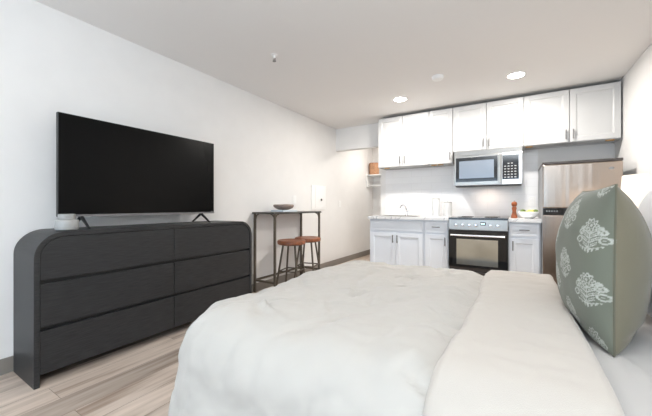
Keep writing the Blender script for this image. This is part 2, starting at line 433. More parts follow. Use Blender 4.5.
for bx, by, br_ in ((-.55, 4.32, .09), (-.25, 4.32, .075), (-.55, 4.58, .075), (-.25, 4.58, .09)):
    b = B()
    for rr in (br_, br_*.7, br_*.4):
        n = 28; A = [b.verts.new((bx+rr*math.cos(2*PI*i/n), by+rr*math.sin(2*PI*i/n), CZ+.0045)) for i in range(n)]
        tube_pts = [v.co.copy() for v in A]+[A[0].co.copy()]
        for v in A: b.verts.remove(v)
        tube(b, tube_pts, .002, 6)
    link('burner', b, M['black'], ck, smooth=True)
b = B(); box(b, rx0, rx1, ry, ry+.044, .765, CZ-.019); cp = link('control_panel', b, M['steel'], t, bevel=.003)
def xat(px, y):
    u = (px-326)/306; return (.8508*u-.5255)/(.8508+.5255*u)*y
for px in (456, 462.6, 469.2, 475.8, 490.3, 497.6): knob(cp, xat(px, ry), .825, ry)
b = B(); x = xat(483, ry); box(b, x-.03, x+.03, ry-.002, ry+.001, .825, .865); link('clock_display', b, M['blackglass'], cp)
b = B(); x = xat(483, ry)
for i, dx in enumerate((-.018, -.008, .004, .014)): box(b, x+dx-.003, x+dx+.003, ry-.003, ry-.0022, .838, .852)
link('clock_digits', b, mat('display_digits', (.5, .8, .9), .5, emit=(.5, .9, 1), estr=1.5), cp)
b = B(); box(b, rx0, rx1, ry, ry+.04, .30, .758); od = link('oven_door', b, M['blackglass'], t, bevel=.004)
b = B(); box(b, xat(456.5, ry), xat(498, ry), ry-.002, ry+.001, .335, .652); link('oven_window', b, M['ovenpane'], od)
b = B(); tube(b, [(rx0+.03, ry-.045, .70), (rx1-.03, ry-.045, .70)], .012, 12)
for x in (rx0+.05, rx1-.05): box(b, x-.01, x+.01, ry-.045, ry+.001, .692, .708)
link('door_handle', b, mat('polished_handle_steel', (.85, .86, .88), .25, 1), od, auto=True)
b = B(); box(b, rx0+.005, rx1-.005, ry+.012, ry+.045, .06, .245); dr = link('storage_drawer', b, M['dgrey'], t, bevel=.003)
b = B(); box(b, -.43, -.36, ry+.0105, ry+.0125, .215, .228); link('badge', b, M['nickel'], dr)

# microwave
mx0, mx1, my, mz0, mz1 = -.69, .075, 4.38, 1.325, 1.783
t = empty('microwave', ((mx0+mx1)/2, 4.58, mz0), 'stainless over-the-range microwave mounted above the stove', 'microwave')
b = B(); box(b, mx0, mx1, my+.03, YB-.013, mz0, mz1); link('body', b, M['steel'], t, bevel=.003)
b = B(); box(b, mx0+.01, mx1-.01, my+.035, my+.20, mz0-.012, mz0+.001); link('vent_underside', b, M['black'], t)
b = B(); box(b, mx0, mx1, my+.002, my+.03, mz1-.062, mz1-.001)
for k in range(5): box(b, mx0+.03, mx1-.03, my, my+.003, mz1-.055+k*.010, mz1-.051+k*.010)
link('vent_grille', b, M['steel'], t)
xs = mx1-.215
b = B(); box(b, mx0, xs, my, my+.03, mz0+.004, mz1-.065); md = link('door', b, M['steel'], t, bevel=.003)
b = B(); box(b, mx0+.02, xs-.045, my-.002, my+.001, mz0+.05, mz1-.09); f = link('window_surround', b, M['blackglass'], md)
b = B(); box(b, mx0+.06, xs-.085, my-.0035, my-.0015, mz0+.095, mz1-.135); link('window_pane', b, M['mwpane'], md)
b = B(); box(b, xs-.035, xs-.013, my-.04, my-.028, mz0+.02, mz1-.085)
for z in (mz0+.04, mz1-.11): box(b, xs-.03, xs-.018, my-.029, my+.001, z-.008, z+.008)
link('door_handle', b, M['steel'], md, bevel=.004)
b = B(); box(b, xs+.003, mx1, my, my+.03, mz0+.004, mz1-.065); cpn = link('control_panel', b, mat('light_steel', (.78, .78, .78), .3, .7), t, bevel=.003)
b = B(); box(b, xs+.008, mx1-.035, my-.002, my+.001, mz0+.065, mz1-.095); kp = link('keypad', b, M['blackglass'], cpn)
for r_ in range(6):
    for c_ in range(4):
        if r_ == 5 and c_ in (0, 3): continue
        x = xs+.026+c_*.036; z = mz0+.085+r_*.034
        b = B(); box(b, x, x+.02, my-.003, my-.0021, z, z+.011); link('key', b, M['keyprint'], kp)

# refrigerator
fx0, fx1, fy = .252, .885, 4.0
t = empty('refrigerator', ((fx0+fx1)/2, 4.38, 0), 'tall stainless steel top-freezer refrigerator against the right wall', 'refrigerator')
b = B(); box(b, fx0, fx1, fy+.062, 4.72, .03, 1.50)
for sx in (fx0+.05, fx1-.05):
    for sy in (fy+.1, 4.67): bar(b, (sx, sy, .0005), (sx, sy, .031), .018, 10)
link('body', b, mat('fridge_side_grey', (.30, .31, .33), .45), t, bevel=.004)
b = B(); box(b, fx0-.003, fx1+.003, fy+.01, 4.72, 1.501, 1.527); link('top_cap', b, M['dgrey'], t, bevel=.004)
b = B(); box(b, fx0, fx1, fy, fy+.06, 1.035, 1.499); fd = link('freezer_door', b, M['steel_v'], t, bevel=.012, seg=4)
b = B(); lathe(b, [(.022, 0), (.022, .003), (0, .004)], (0, 0, 0), 24)
for v in b.verts: v.co = Vector((.80+v.co.x, fy-.0015-v.co.z+.002, 1.43+v.co.y*.6))
link('badge', b, M['nickel'], fd)
b = B(); box(b, fx0, fx1, fy, fy+.06, .07, .965); link('lower_door', b, M['steel_v'], t, bevel=.012, seg=4)
b = B(); box(b, fx0+.004, fx1-.004, fy+.006, fy+.06, .967, 1.033); hb = link('handle_recess', b, M['blackglass'], t)
b = B()
for i in range(5): box(b, fx0+.03+i*.022, fx0+.042+i*.022, fy+.004, fy+.0062, .998, 1.014)
link('panel_marks', b, M['nickel'], hb)
b = B(); box(b, fx0+.02, fx1-.02, fy+.02, fy+.06, .03, .068); link('toe_grille', b, M['black'], t)

# pepper mill, fruit bowl
px_, py_ = -.008, 4.40
t = empty('pepper_mill', (px_, py_, CZ), 'turned reddish wood pepper mill beside the white fruit bowl', 'pepper mill')
z = CZ+.001
b = B(); lathe(b, [(.034, 0), (.035, .01), (.033, .025), (.024, .055), (.020, .085), (.024, .105), (.027, .12), (.022, .135), (.020, .14)], (px_, py_, z), 28); link('body', b, M['mill'], t, smooth=True)
b = B(); lathe(b, [(.020, .141), (.026, .15), (.031, .168), (.029, .188), (.018, .20), (0, .203)], (px_, py_, z), 28); hd = link('head', b, M['mill'], t, smooth=True)
b = B(); lathe(b, [(.006, .203), (.007, .210), (0, .214)], (px_, py_, z), 14); link('finial', b, M['nickel'], hd, smooth=True)
bx, by = .135, 4.40
b = B(); lathe(b, [(.05, 0), (.055, .004), (.085, .025), (.103, .055), (.108, .08), (.104, .08), (.098, .056), (.08, .030), (.05, .010), (0, .009)], (bx, by, CZ+.001), 36, cap=False)
b.faces.new([v for v in b.verts if abs(v.co.z-CZ-.001) < 1e-6])
tag(link('fruit_bowl', b, M['ceramic'], smooth=True), 'white ceramic bowl of fruit on the counter next to the refrigerator', 'bowl')
def fruit(name, x, y, z, r, m, label, cat, k=1.0, tip=True, rz=0, grp=None):
    b = B(); sphere(b, (0, 0, 0), r*k, r, r)
    if tip:
        for v in b.verts:
            ax = abs(v.co.x)/(r*k)
            if ax > .85: v.co.x *= 1+(ax-.85)*.9
    bmesh.ops.rotate(b, verts=b.verts, cent=(0, 0, 0), matrix=Matrix.Rotation(rz, 3, 'Z'))
    bmesh.ops.translate(b, verts=b.verts, vec=(x, y, z))
    return tag(link(name, b, m, smooth=True), label, cat, grp)
zb = CZ+.066
fruit('lemon', bx+.015, by-.045, zb+.008, .030, M['lemon'], 'yellow lemon at the front of the white bowl', 'fruit', 1.25, rz=.3, grp='fruit in the white bowl')
fruit('lemon', bx+.05, by+.025, zb+.008, .029, M['lemon'], 'yellow lemon at the back of the white bowl', 'fruit', 1.25, rz=1.2, grp='fruit in the white bowl')
fruit('avocado', bx-.055, by+.005, zb+.014, .028, M['lime'], 'dark green avocado at the left side of the white bowl', 'fruit', 1.3, False, .9, grp='fruit in the white bowl')
fruit('lime', bx-.012, by+.035, zb-.0, .026, M['lime'], 'green lime in the middle of the white bowl', 'fruit', 1.1, grp='fruit in the white bowl')
fruit('lime', bx+.074, by-.018, zb+.020, .022, M['lime'], 'green lime at the right rim of the white bowl', 'fruit', 1.1, grp='fruit in the white bowl')

# outlet on the backsplash
def plate(name, label, cat, c, w, h, axis, detail, m2=None, group=None):
    x, y, z = c; t = empty(name, c, label, cat, group)
    b = B()
    if axis == 'x': box(b, x, x+.006, y-w/2, y+w/2, z-h/2, z+h/2)
    else: box(b, x-w/2, x+w/2, y-.006, y, z-h/2, z+h/2)
    link('cover_plate', b, M['white'], t, bevel=.002)
    for s in detail:
        b = B()
        if axis == 'x': box(b, x+.005, x+.0075, y+s[0]-s[2], y+s[0]+s[2], z+s[1]-s[3], z+s[1]+s[3])
        else: box(b, x+s[0]-s[2], x+s[0]+s[2], y-.0075, y-.005, z+s[1]-s[3], z+s[1]+s[3])
        link('socket' if 'outlet' in name else 'rocker', b, m2 or M['white'], t, bevel=.001)
plate('wall_outlet', 'white wall outlet on the backsplash beside the refrigerator', 'outlet', (.19, YB-.0125, 1.12), .075, .12, 'y', [(0, .025, .015, .014), (0, -.025, .015, .014)])
plate('light_switch', 'white light switch plate on the left wall near the alcove', 'switch', (XL+.0005, 4.92, 1.10), .075, .12, 'x', [(0, 0, .016, .033)])
# breaker panel
t = empty('electrical_panel', (XL, 4.20, 1.03), 'white electrical panel cover with small dark latch on the left wall', 'electrical panel')
b = B(); box(b, XL, XL+.012, 3.995, 4.415, 1.00, 1.39); link('cover', b, M['white'], t, bevel=.003)
b = B(); box(b, XL+.0115, XL+.018, 4.09, 4.385, 1.03, 1.36); pd = link('door', b, M['white'], t, bevel=.002)
b = B(); box(b, XL+.0175, XL+.026, 4.25, 4.285, 1.145, 1.18); link('latch', b, M['black'], pd, bevel=.003)

# alcove shelf and basket
t = empty('closet_shelf', (-1.9, 6.28, 1.49), 'white shelf with hanging rod in the alcove beyond the kitchen', 'shelf')
b = B(); box(b, XL+.001, -.902, 6.09, NY-.001, 1.715, 1.735); link('board', b, M['white'], t, bevel=.002)
b = B(); box(b, XL+.001, XL+.02, 6.09, NY-.001, 1.615, 1.714); box(b, XL+.02, -.902, NY-.02, NY-.001, 1.615, 1.714); link('cleat', b, M['white'], t)
b = B(); tube(b, [(XL+.001, 6.17, 1.50), (-.902, 6.17, 1.50)], .016, 12); link('rod', b, M['white'], t, smooth=True)
for x in (XL+.002, -1.95):
    b = B(); box(b, x, x+.02, 6.10, 6.24, 1.47, 1.714 if x > -2 else 1.614); link('bracket', b, M['white'], t)
b = B(); w0 = .10
bx0, by0, bz0 = -2.628, 6.27, 1.736
for i in range(2): pass
A = []
for k in range(9):
    f = k/8; s = w0*(.92+.08*f); z = bz0+.25*f
    A.append([b.verts.new((bx0+s*math.cos(a)*abs(math.cos(a))**-.35 if abs(math.cos(a)) > .01 else bx0, by0+s*1.1*math.sin(a)*(abs(math.sin(a))**-.35 if abs(math.sin(a)) > .01 else 1), z+.0)) for a in [2*PI*i/32+.05 for i in range(32)]])
for p, q in zip(A, A[1:]):
    for i in range(32): b.faces.new((p[i], p[(i+1)%32], q[(i+1)%32], q[i]))
b.faces.new(A[0][::-1]); b.faces.new(A[-1])
bk = empty('basket', (bx0, by0, bz0), 'orange-brown woven basket on the alcove shelf', 'basket')
link('basket_body', b, M['wicker'], bk, smooth=False)
b = B(); tube(b, [(bx0+.1*math.cos(a), by0+.11*math.sin(a), bz0+.256) for a in [2*PI*i/24 for i in range(25)]], .008, 6); link('basket_rim', b, mat('basket_rim', (.40, .15, .06), .8), bk, smooth=True)

# ------------------------------------------------------------------ ceiling fixtures
def downlight(x, y, label, r=.085, E=12):
    t = empty('recessed_light', (x, y, ZC), label, 'ceiling light', 'recessed ceiling lights over the kitchen')
    b = B(); lathe(b, [(r*.86, -.004), (r*.9, -.008), (r, -.006), (r*1.02, -.0005)], (x, y, ZC), 36); link('trim_ring', b, M['white'], t, smooth=False)
    b = B(); lathe(b, [(0, -.009), (r*.86, -.009), (r*.86, -.0041), (0, -.0041)], (x, y, ZC), 36, cap=False); link('lens', b, M['lens'], t)
    L = bpy.data.lights.new('downlight_glow', 'AREA'); L.shape = 'DISK'; L.size = r*1.7; L.color = (1, .955, .90)
    L.spread = math.radians(180); L.energy = E
    o = bpy.data.objects.new('downlight_glow', L); C.objects.link(o); o.location = (x, y, ZC-.014)
    return o
downlight(.01, 3.79, 'bright round recessed ceiling light in front of the microwave', E=11)
downlight(-1.26, 3.86, 'bright round recessed ceiling light in front of the leftmost cabinet')
downlight(-1.95, 5.6, 'round recessed ceiling light inside the alcove', .085, 6)
downlight(-1.25, .35, 'added unseen ceiling fill light over the foot of the bed', .085, 1.5)  # unseen downlight, added to fill the near room
downlight(.15, .45, 'added unseen ceiling fill light over the near side of the bed', .085, 1.5)  # second unseen downlight, added for fill above the bed
t = empty('smoke_detector', (-.70, 3.40, ZC), 'small white smoke detector on the ceiling between the recessed lights', 'smoke detector')
b = B(); lathe(b, [(0, -.034), (.045, -.034), (.055, -.026), (.060, -.010), (.062, -.0005)], (-.70, 3.40, ZC), 32); link('cover', b, M['white'], t, auto=True)
b = B(); lathe(b, [(.050, -.0342), (.046, -.0355), (.040, -.0342)], (-.70, 3.40, ZC), 32, cap=False); link('vent_ring', b, M['white'], t)
t = empty('fire_sprinkler', (-1.87, 2.13, ZC), 'small chrome fire sprinkler head hanging from the ceiling', 'sprinkler')
b = B(); lathe(b, [(.030, -.0005), (.030, -.004), (.012, -.008), (.008, -.03)], (-1.87, 2.13, ZC), 20); link('escutcheon', b, M['white'], t, auto=True)
b = B(); box(b, -1.885, -1.881, 2.128, 2.132, ZC-.055, ZC-.03); box(b, -1.859, -1.855, 2.128, 2.132, ZC-.055, ZC-.03)
lathe(b, [(0, -.060), (.016, -.060), (.016, -.056), (0, -.056)], (-1.87, 2.13, ZC), 16, cap=False); link('deflector', b, M['nickel'], t)
b = B(); bar(b, (-1.87, 2.13, ZC-.056), (-1.87, 2.13, ZC-.03), .003); link('bulb', b, mat('sprinkler_bulb', (.1, .02, .02), .2), t)

# ------------------------------------------------------------------ dresser
DX0, DX1, DY0, DY1, DZ = -2.728, -2.354, .614, 2.328, .905
def arch(y0, y1, z0, z1, r, n=10, left=True, right=True):
    p = [(y0, z0)]
    if left: p += [(y0+r-r*math.cos(a), z1-r+r*math.sin(a)) for a in [PI/2*i/n for i in range(n+1)]]
    else: p += [(y0, z1)]
    if right: p += [(y1-r+r*math.sin(a), z1-r+r*math.cos(a)) for a in [PI/2*i/n for i in range(n+1)]]
    else: p += [(y1, z1)]
    p += [(y1, z0)]
    return p
t = empty('dresser', ((DX0+DX1)/2, (DY0+DY1)/2, 0), 'low charcoal wood dresser with rounded top corners and six drawers', 'dresser')
th = .027; R = .15
b = B(); O = arch(DY0, DY1, .0005, DZ, R); I = arch(DY0+th, DY1-th, .0005, DZ-th, R-th)
f0 = [[b.verts.new((x, y, z)) for y, z in P] for x in (DX0, DX1) for P in (O, I)]
oa, ia, ob, ib = f0; n = len(O)
for k in range(n-1):
    b.faces.new((oa[k], oa[k+1], ob[k+1], ob[k])); b.faces.new((ia[k], ib[k], ib[k+1], ia[k+1]))
    b.faces.new((oa[k], ia[k], ia[k+1], oa[k+1])); b.faces.new((ob[k], ob[k+1], ib[k+1], ib[k]))
b.faces.new((oa[0], ob[0], ib[0], ia[0])); b.faces.new((oa[-1], ia[-1], ib[-1], ob[-1]))
link('case', b, M['dresser'], t, bevel=.002, auto=False)
b = B(); prism_x(b, arch(DY0+th+.0005, DY1-th-.0005, .065, DZ-th-.0005, R-th), DX0+.003, DX0+.012); link('back_panel', b, M['dresser'], t)
b = B(); prism_x(b, arch(DY0+th+.001, DY1-th-.001, .066, DZ-th-.001, R-th), DX0+.013, DX1-.033); link('inner_carcass', b, M['black'], t)
ym = (DY0+DY1)/2; g = .004
rows = [(.070, .322), (.345, .598), (.621, DZ-th-.003)]
for side in (0, 1):
    y0, y1 = (DY0+th+.002, ym-.002) if side == 0 else (ym+.002, DY1-th-.002)
    for ri, (a, c) in enumerate(rows):
        b = B()
        if ri == 2: P = arch(y0, y1, a, c, R-th-.003, left=(side == 0), right=(side == 1))
        else: P = [(y0, a), (y0, c), (y1, c), (y1, a)]
        prism_x(b, P, DX1-.032, DX1-.006)
        link('drawer', b, M['dresser'], t, bevel=.0025)
# jar on dresser
jx, jy = -2.44, .795
t = empty('candle_jar', (jx, jy, DZ), 'squat round grey jar with raised lid on the dresser left end', 'jar')
b = B(); lathe(b, [(.050, 0), (.058, .004), (.061, .012), (.061, .058), (.057, .066), (.05, .068)], (jx, jy, DZ+.001), 36); link('jar_body', b, M['candle'], t, auto=True)
b = B(); lathe(b, [(.043, .0685), (.044, .070), (.044, .100), (.041, .103), (0, .103)], (jx, jy, DZ+.001), 36); link('lid', b, M['candle'], t, auto=True)

# ------------------------------------------------------------------ tv
TX, ty0, ty1, tz0, tz1 = -2.55, .782, 2.006, .988, 1.68
t = empty('television', (TX, (ty0+ty1)/2, DZ), 'large flat black television standing on the charcoal dresser', 'television')
b = B(); box(b, TX-.03, TX, ty0, ty1, tz0, tz1); box(b, TX-.06, TX-.03, ty0+.15, ty1-.15, tz0+.02, tz0+.38); link('housing', b, M['black'], t, bevel=.003)
b = B(); box(b, TX-.001, TX+.002, ty0+.005, ty1-.005, tz0+.016, tz1-.005); link('screen', b, M['screen'], t)
b = B(); box(b, TX-.001, TX+.003, ty0, ty1, tz0, tz0+.014); link('bottom_bezel', b, M['tvmetal'], t)
b = B(); box(b, TX+.0022, TX+.0034, ty1-.04, ty1-.015, tz0+.017, tz0+.022); link('brand_mark', b, M['tvmetal'], t)
for y in (.915, 1.87):
    b = B()
    for s in (-1, 1): tube(b, [(TX-.015, y, tz0+.004), (TX-.015+s*.02, y, tz0-.012), (TX-.015+s*.12, y, DZ+.008), (TX-.015+s*.135, y, DZ+.007)], [.011, .012, .008, .006], 8)
    link('leg', b, M['black'], t, smooth=True)

# ------------------------------------------------------------------ console table and stools
tx0, tx1, ty_0, ty_1, tz = XL+.012, -2.385, 2.725, 3.712, .985
t = empty('console_table', ((tx0+tx1)/2, (ty_0+ty_1)/2, 0), 'tall narrow dark metal console table against the left wall', 'table')
b = B(); box(b, tx0, tx1+.006, ty_0-.02, ty_1+.015, tz-.022, tz); link('tabletop', b, M['tabletop'], t, bevel=.003)
w = .024
for x in (tx0+.002, tx1-w-.002):
    for y in (ty_0+.004, ty_1-w-.004):
        b = B(); box(b, x, x+w, y, y+w, .0005, tz-.0225)
        link('leg', b, M['tablemetal'], t, bevel=.002)
b = B()
for y in (ty_0+.006, ty_1-w-.002): box(b, tx0+w+.002, tx1-w-.002, y, y+.022, .14, .162)
box(b, tx0+.004, tx0+.024, ty_0+w+.004, ty_1-w-.004, .14, .162)
link('lower_rail', b, M['tablemetal'], t)
def gusset(P0, du, parent):
    b = B(); pts = [P0+du*(.055*(1-math.cos(a)))+Vector((0, 0, -.055+.055*math.sin(a))) for a in [PI/2*i/6 for i in range(7)]]
    tube(b, pts, .007, 6); link('corner_brace', b, M['tablemetal'], parent, smooth=True)
for y, s in ((ty_0+.032, 1), (ty_1-.032, -1)):
    gusset(Vector((tx1-.016, y, tz-.024)), Vector((0, s, 0)), t); gusset(Vector((tx0+.016, y, tz-.024)), Vector((0, s, 0)), t)
for y in (ty_0+.018, ty_1-.018): gusset(Vector((tx1-w-.002, y, tz-.024)), Vector((-1, 0, 0)), t)

def make_stool(loc, label):
    t = empty('bar_stool', loc, label, 'stool', 'round-seat bar stools at the console table')
    x, y, _ = loc; H = .625
    b = B(); lathe(b, [(0, H-.055), (.165, H-.055), (.180, H-.046), (.183, H-.014), (.174, H-.001), (.14, H-.006), (0, H-.014)], (x, y, 0), 40, cap=False)
    link('seat', b, M['seatwood'], t, auto=True)
    b = B(); lathe(b, [(.10, H-.063), (.135, H-.063), (.135, H-.0555), (.10, H-.0555), (.10, H-.063)], (x, y, 0), 32, cap=False); link('seat_plate', b, M['tablemetal'], t)
    pts = []
    for k in range(4):
        a = PI/4+PI/2*k+.25; c, s = math.cos(a), math.sin(a)
        b = B(); tube(b, [(x+.115*c, y+.115*s, H-.064), (x+.21*c, y+.21*s, .012)], .0125, 10)
        lathe(b, [(.015, .0005), (.016, .012)], (x+.21*c, y+.21*s, 0), 10)
        link('leg', b, M['tablemetal'], t, smooth=False)
        rr = .21-.095*(.24/.56); pts.append((x+rr*c, y+rr*s, .24))
    for k in range(4):
        b = B(); tube(b, [pts[k], pts[(k+1)%4]], .008, 8); link('footrest', b, M['tablemetal'], t, smooth=True)
    return t
def copy_tree(o, parent=None):
    c = o.copy(); C.objects.link(c)
    if parent: c.parent = parent
    for ch in [q for q in bpy.data.objects if q.parent == o and q is not c]: copy_tree(ch, c)
    return c
s1 = make_stool((-2.44, 3.11, 0), 'nearer of the two round wooden-seat stools, partly over the table front leg')
s2 = copy_tree(s1); s2.location = (-2.46, 3.50, 0); s2['label'] = 'farther of the two round wooden-seat stools at the console table'

# decor on the console
cx, cy = -2.53, 3.06
b = B(); box(b, cx-.10, cx+.10, cy-.13, cy+.16, tz+.001, tz+.026); tag(link('book', b, M['linenblue'], bevel=.003), 'pale blue-white book under the taupe bowl on the console table', 'book')
b = B(); zz = tz+.027
lathe(b, [(.05, 0), (.07, .004), (.112, .026), (.130, .050), (.124, .068), (.112, .062), (.09, .036), (.04, .016), (0, .015)], (cx, cy, zz), 32, cap=False)
b.faces.new([v for v in b.verts if abs(v.co.z-zz) < 1e-6])
for v in b.verts:
    v.co.y = cy+(v.co.y-cy)*1.05; v.co.z += .006*noise.noise(v.co*9)*(1 if v.co.z > zz+.01 else 0)
tag(link('decorative_bowl', b, M['clay'], smooth=True), 'shallow taupe stoneware bowl stacked on a pale book', 'bowl')
plate('wall_outlet', 'white wall outlet just above the console table', 'outlet', (XL+.0005, 3.567, 1.155), .075, .12, 'x', [(0, .025, .015, .014), (0, -.025, .015, .014)])

# ------------------------------------------------------------------ bed
BX0, BX1, BY0, BY1 = -1.14, .94, .86, 2.36
MZ = .575
t = empty('bed', ((BX0+BX1)/2, (BY0+BY1)/2, 0), 'queen bed with white fitted sheet under the pale duvet', 'bed')
b = B(); box(b, BX0+.03, BX1, BY0+.03, BY1-.03, .14, .30); link('bed_frame', b, M['frame'], t, bevel=.01)
for x in (BX0+.12, BX1-.12):
    for y in (BY0+.12, BY1-.12):
        b = B(); bar(b, (x, y, .0005), (x, y, .14), .025, 12, .03); link('leg', b, M['black'], t)
b = B(); box(b, BX0, BX1, BY0, BY1, .301, MZ-.004); link('mattress', b, M['white'], t, bevel=.04, seg=4)

X0, Y0, Y1 = -1.265, .765, 2.41
rE, rc, ZT = .15, .07, .580
def cloth(p, q, off, x1lim=9, seed=0, dmax=.55):
    """flat cloth coordinate -> draped point, plus its outward normal"""
    ax0, ay0, ay1 = X0+rE+rc, Y0+rE+rc, Y1-rE-rc
    cx_ = max(p, ax0); cy_ = min(max(q, ay0), ay1)
    v = Vector((p-cx_, q-cy_)); L = v.length
    d = L-rc
    if d <= 0: return Vector((p, q, ZT+off)), Vector((0, 0, 1)), 0, 0
    d = min(d, dmax)
    g = v/L; n0 = Vector((cx_, cy_))+g*rc
    per = n0.x*1.0-n0.y*1.0+math.atan2(g.y, g.x)*rc*2
    th_ = min(d/rE, PI/2)
    o = rE*math.sin(th_); z = ZT-rE*(1-math.cos(th_)); fall = max(0, d-rE*PI/2)
    z -= fall
    nrm = Vector((g.x*math.sin(th_), g.y*math.sin(th_), math.cos(th_)))
    w = fall*.13+ (math.sin(per*11+.8)*.5+math.sin(per*19+2)*.3)*.05*min(1, fall/.25)
    P = Vector((n0.x+g.x*(o+w), n0.y+g.y*(o+w), z))+nrm*off
    return P, nrm, d, fall
def sm(x, a, b):
    x = min(1, max(0, (x-a)/(b-a))); return x*x*(3-2*x)
# creases: (x, y, angle, length, width, depth)
rnd = random.Random(11)
creases = []
for k in range(46):
    if k < 20:   # gathers beside the folded band
        x = -.185-rnd.random()*.10; y = .72+rnd.random()*1.6; a = rnd.uniform(2.3, 2.95); Lc = rnd.uniform(.05, .14); wd = rnd.uniform(.008, .014); dp = rnd.uniform(.004, .009)
    elif k < 34:
        x = rnd.uniform(-1.1, -.3); y = rnd.uniform(.85, 2.3); a = rnd.uniform(0, PI); Lc = rnd.uniform(.10, .28); wd = rnd.uniform(.012, .022); dp = rnd.uniform(.003, .006)
    else:        # tuft pulls
        bx_, by_ = [(-.72, 1.45), (-.55, 1.95), (-.9, 1.0)][k % 3]
        a = rnd.uniform(0, PI); x = bx_+rnd.uniform(-.04, .04); y = by_+rnd.uniform(-.04, .04); Lc = rnd.uniform(.06, .14); wd = .010; dp = .007
    creases.append((x, y, math.cos(a), math.sin(a), Lc, wd, dp))
creases += [(-1.05, .93, math.cos(-2.3), math.sin(-2.3), .5, .022, .016), (-1.22, 1.05, 0.2, .98, .25, .02, .010)]
def crz(p, q):
    h = 0
    for x, y, c, s, Lc, wd, dp in creases:
        dx, dy = p-x, q-y
        al = dx*c+dy*s
        if abs(al) > Lc: continue
        ac = -dx*s+dy*c
        if abs(ac) > wd*4: continue
        f = (1-(al/Lc)**2)**2
        h += dp*f*(math.exp(-((ac-wd)/wd)**2)*.7-math.exp(-(ac/wd)**2))
    return h
def sheetmesh(p0, p1, q0, q1, step, fn, name, m, parent, z_extra=0):
    nx = int((p1-p0)/step)+1; ny = int((q1-q0)/step)+1
    vs = []; 
    for i in range(nx+1):
        for j in range(ny+1):
            vs.append(fn(p0+(p1-p0)*i/nx, q0+(q1-q0)*j/ny))
    fs = [(i*(ny+1)+j, (i+1)*(ny+1)+j, (i+1)*(ny+1)+j+1, i*(ny+1)+j+1) for i in range(nx) for j in range(ny)]
    me = bpy.data.meshes.new(name); me.from_pydata([tuple(v) for v in vs], [], fs); me.materials.append(m)
    for p in me.polygons: p.use_smooth = True
    o = bpy.data.objects.new(name, me); C.objects.link(o)
    if parent:
        o.parent = parent; tt = Vector((0, 0, 0)); pp = parent
        while pp: tt += pp.location; pp = pp.parent
        me.transform(Matrix.Translation(-tt))
    me.validate()
    return o
def duv(p, q):
    P3 = Vector((p, q, 0))
    off = .020
    off += .016*noise.noise(P3*2.6+Vector((3, 1, 5))) + .008*noise.noise(P3*6.5) + .0055*noise.noise(P3*14)+.003*noise.noise(P3*28)
    # ridged soft wrinkles
    r1 = noise.noise(Vector((p*4+1.7*q, q*3.2, 7))); off += .010*(1-min(1, abs(r1)*5))*-1
    off += 1.7*crz(p, q)
    off -= .022*sm(p, -.27, -.17)          # sinks towards the folded band
    off -= .03*sm(p, .16, .205)
    off *= 1
    P, n_, d, fall = cloth(p, q, off+.02)
    P = P+n_*(.010*sm(fall, .05, .3)*noise.noise(Vector((p*5, q*5, 9))))
    return P
dt = empty('duvet', (-.6, 1.6, .1), 'puffy off-white linen duvet spread over the bed with its top folded back', 'duvet')
sheetmesh(X0-.30, .205, Y0-.36, Y1+.36, .0125, duv, 'duvet_cover', M['duvet'], dt)
def flapf(p, q):
    P3 = Vector((p, q, 0))
    edge = -.165-.035*(1-sm(q,.65,1.6))+.018*noise.noise(Vector((q*2.2, 3, 1)))+.007*noise.noise(Vector((q*9, 3, 1)))
    e2 = .205+.006*noise.noise(Vector((q*3, 8, 1)))
    f = (p+.165)/(.378); pp = edge+(e2-edge)*f
    ea = min(1, (pp-edge)/.035); eb = min(1, (e2-pp)/.028)
    prof = math.sqrt(max(0, 1-(1-ea)**2))*math.sqrt(max(0, 1-(1-eb)**2))
    off = -.004+.058*prof+.012*noise.noise(P3*3.1+Vector((9, 2, 5)))*prof+.004*noise.noise(P3*11)*prof+.002*noise.noise(P3*26)*prof
    off += .006*prof*math.exp(-ea*2)*noise.noise(Vector((p*6, q*22, 4)))*2
    P, n_, d, fall = cloth(pp, q, off+.012)
    return P
sheetmesh(-.165, .213, Y0-.36, Y1+.36, .0105, flapf, 'folded_flap', M['flap'], dt)['label'] = 'warm off-white folded-back top of the duvet'
# fitted sheet (top face of the mattress at the head end)
def shf(p, q):
    ax = .05
    z = MZ; d = max(BY0+.05-q, q-(BY1-.05), 0)
    th_ = min(d/.05, PI/2); yy = q
    if q < BY0+.05: yy = BY0+.05-(.05+.004)*math.sin(th_)
    if q > BY1-.05: yy = BY1-.05+(.05+.004)*math.sin(th_)
    z = MZ-.05*(1-math.cos(th_))-max(0, d-.05*PI/2)
    h = .004*noise.noise(Vector((p*5, q*5, 2)))+.003*abs(noise.noise(Vector((p*9+q*5, q*3, 6))))
    h += .012*math.exp(-((p-.27-.25*(1.3-q)-.02)/.02)**2)*sm(q, .8, 1.0)*(1-sm(q, 1.25, 1.4))
    return Vector((p, yy, z+(h+.004 if d < .05 else h*.2)))
sheetmesh(-.05, BX1+.003, BY0-.22, BY1+.22, .015, shf, 'fitted_sheet', M['sheet'], t)

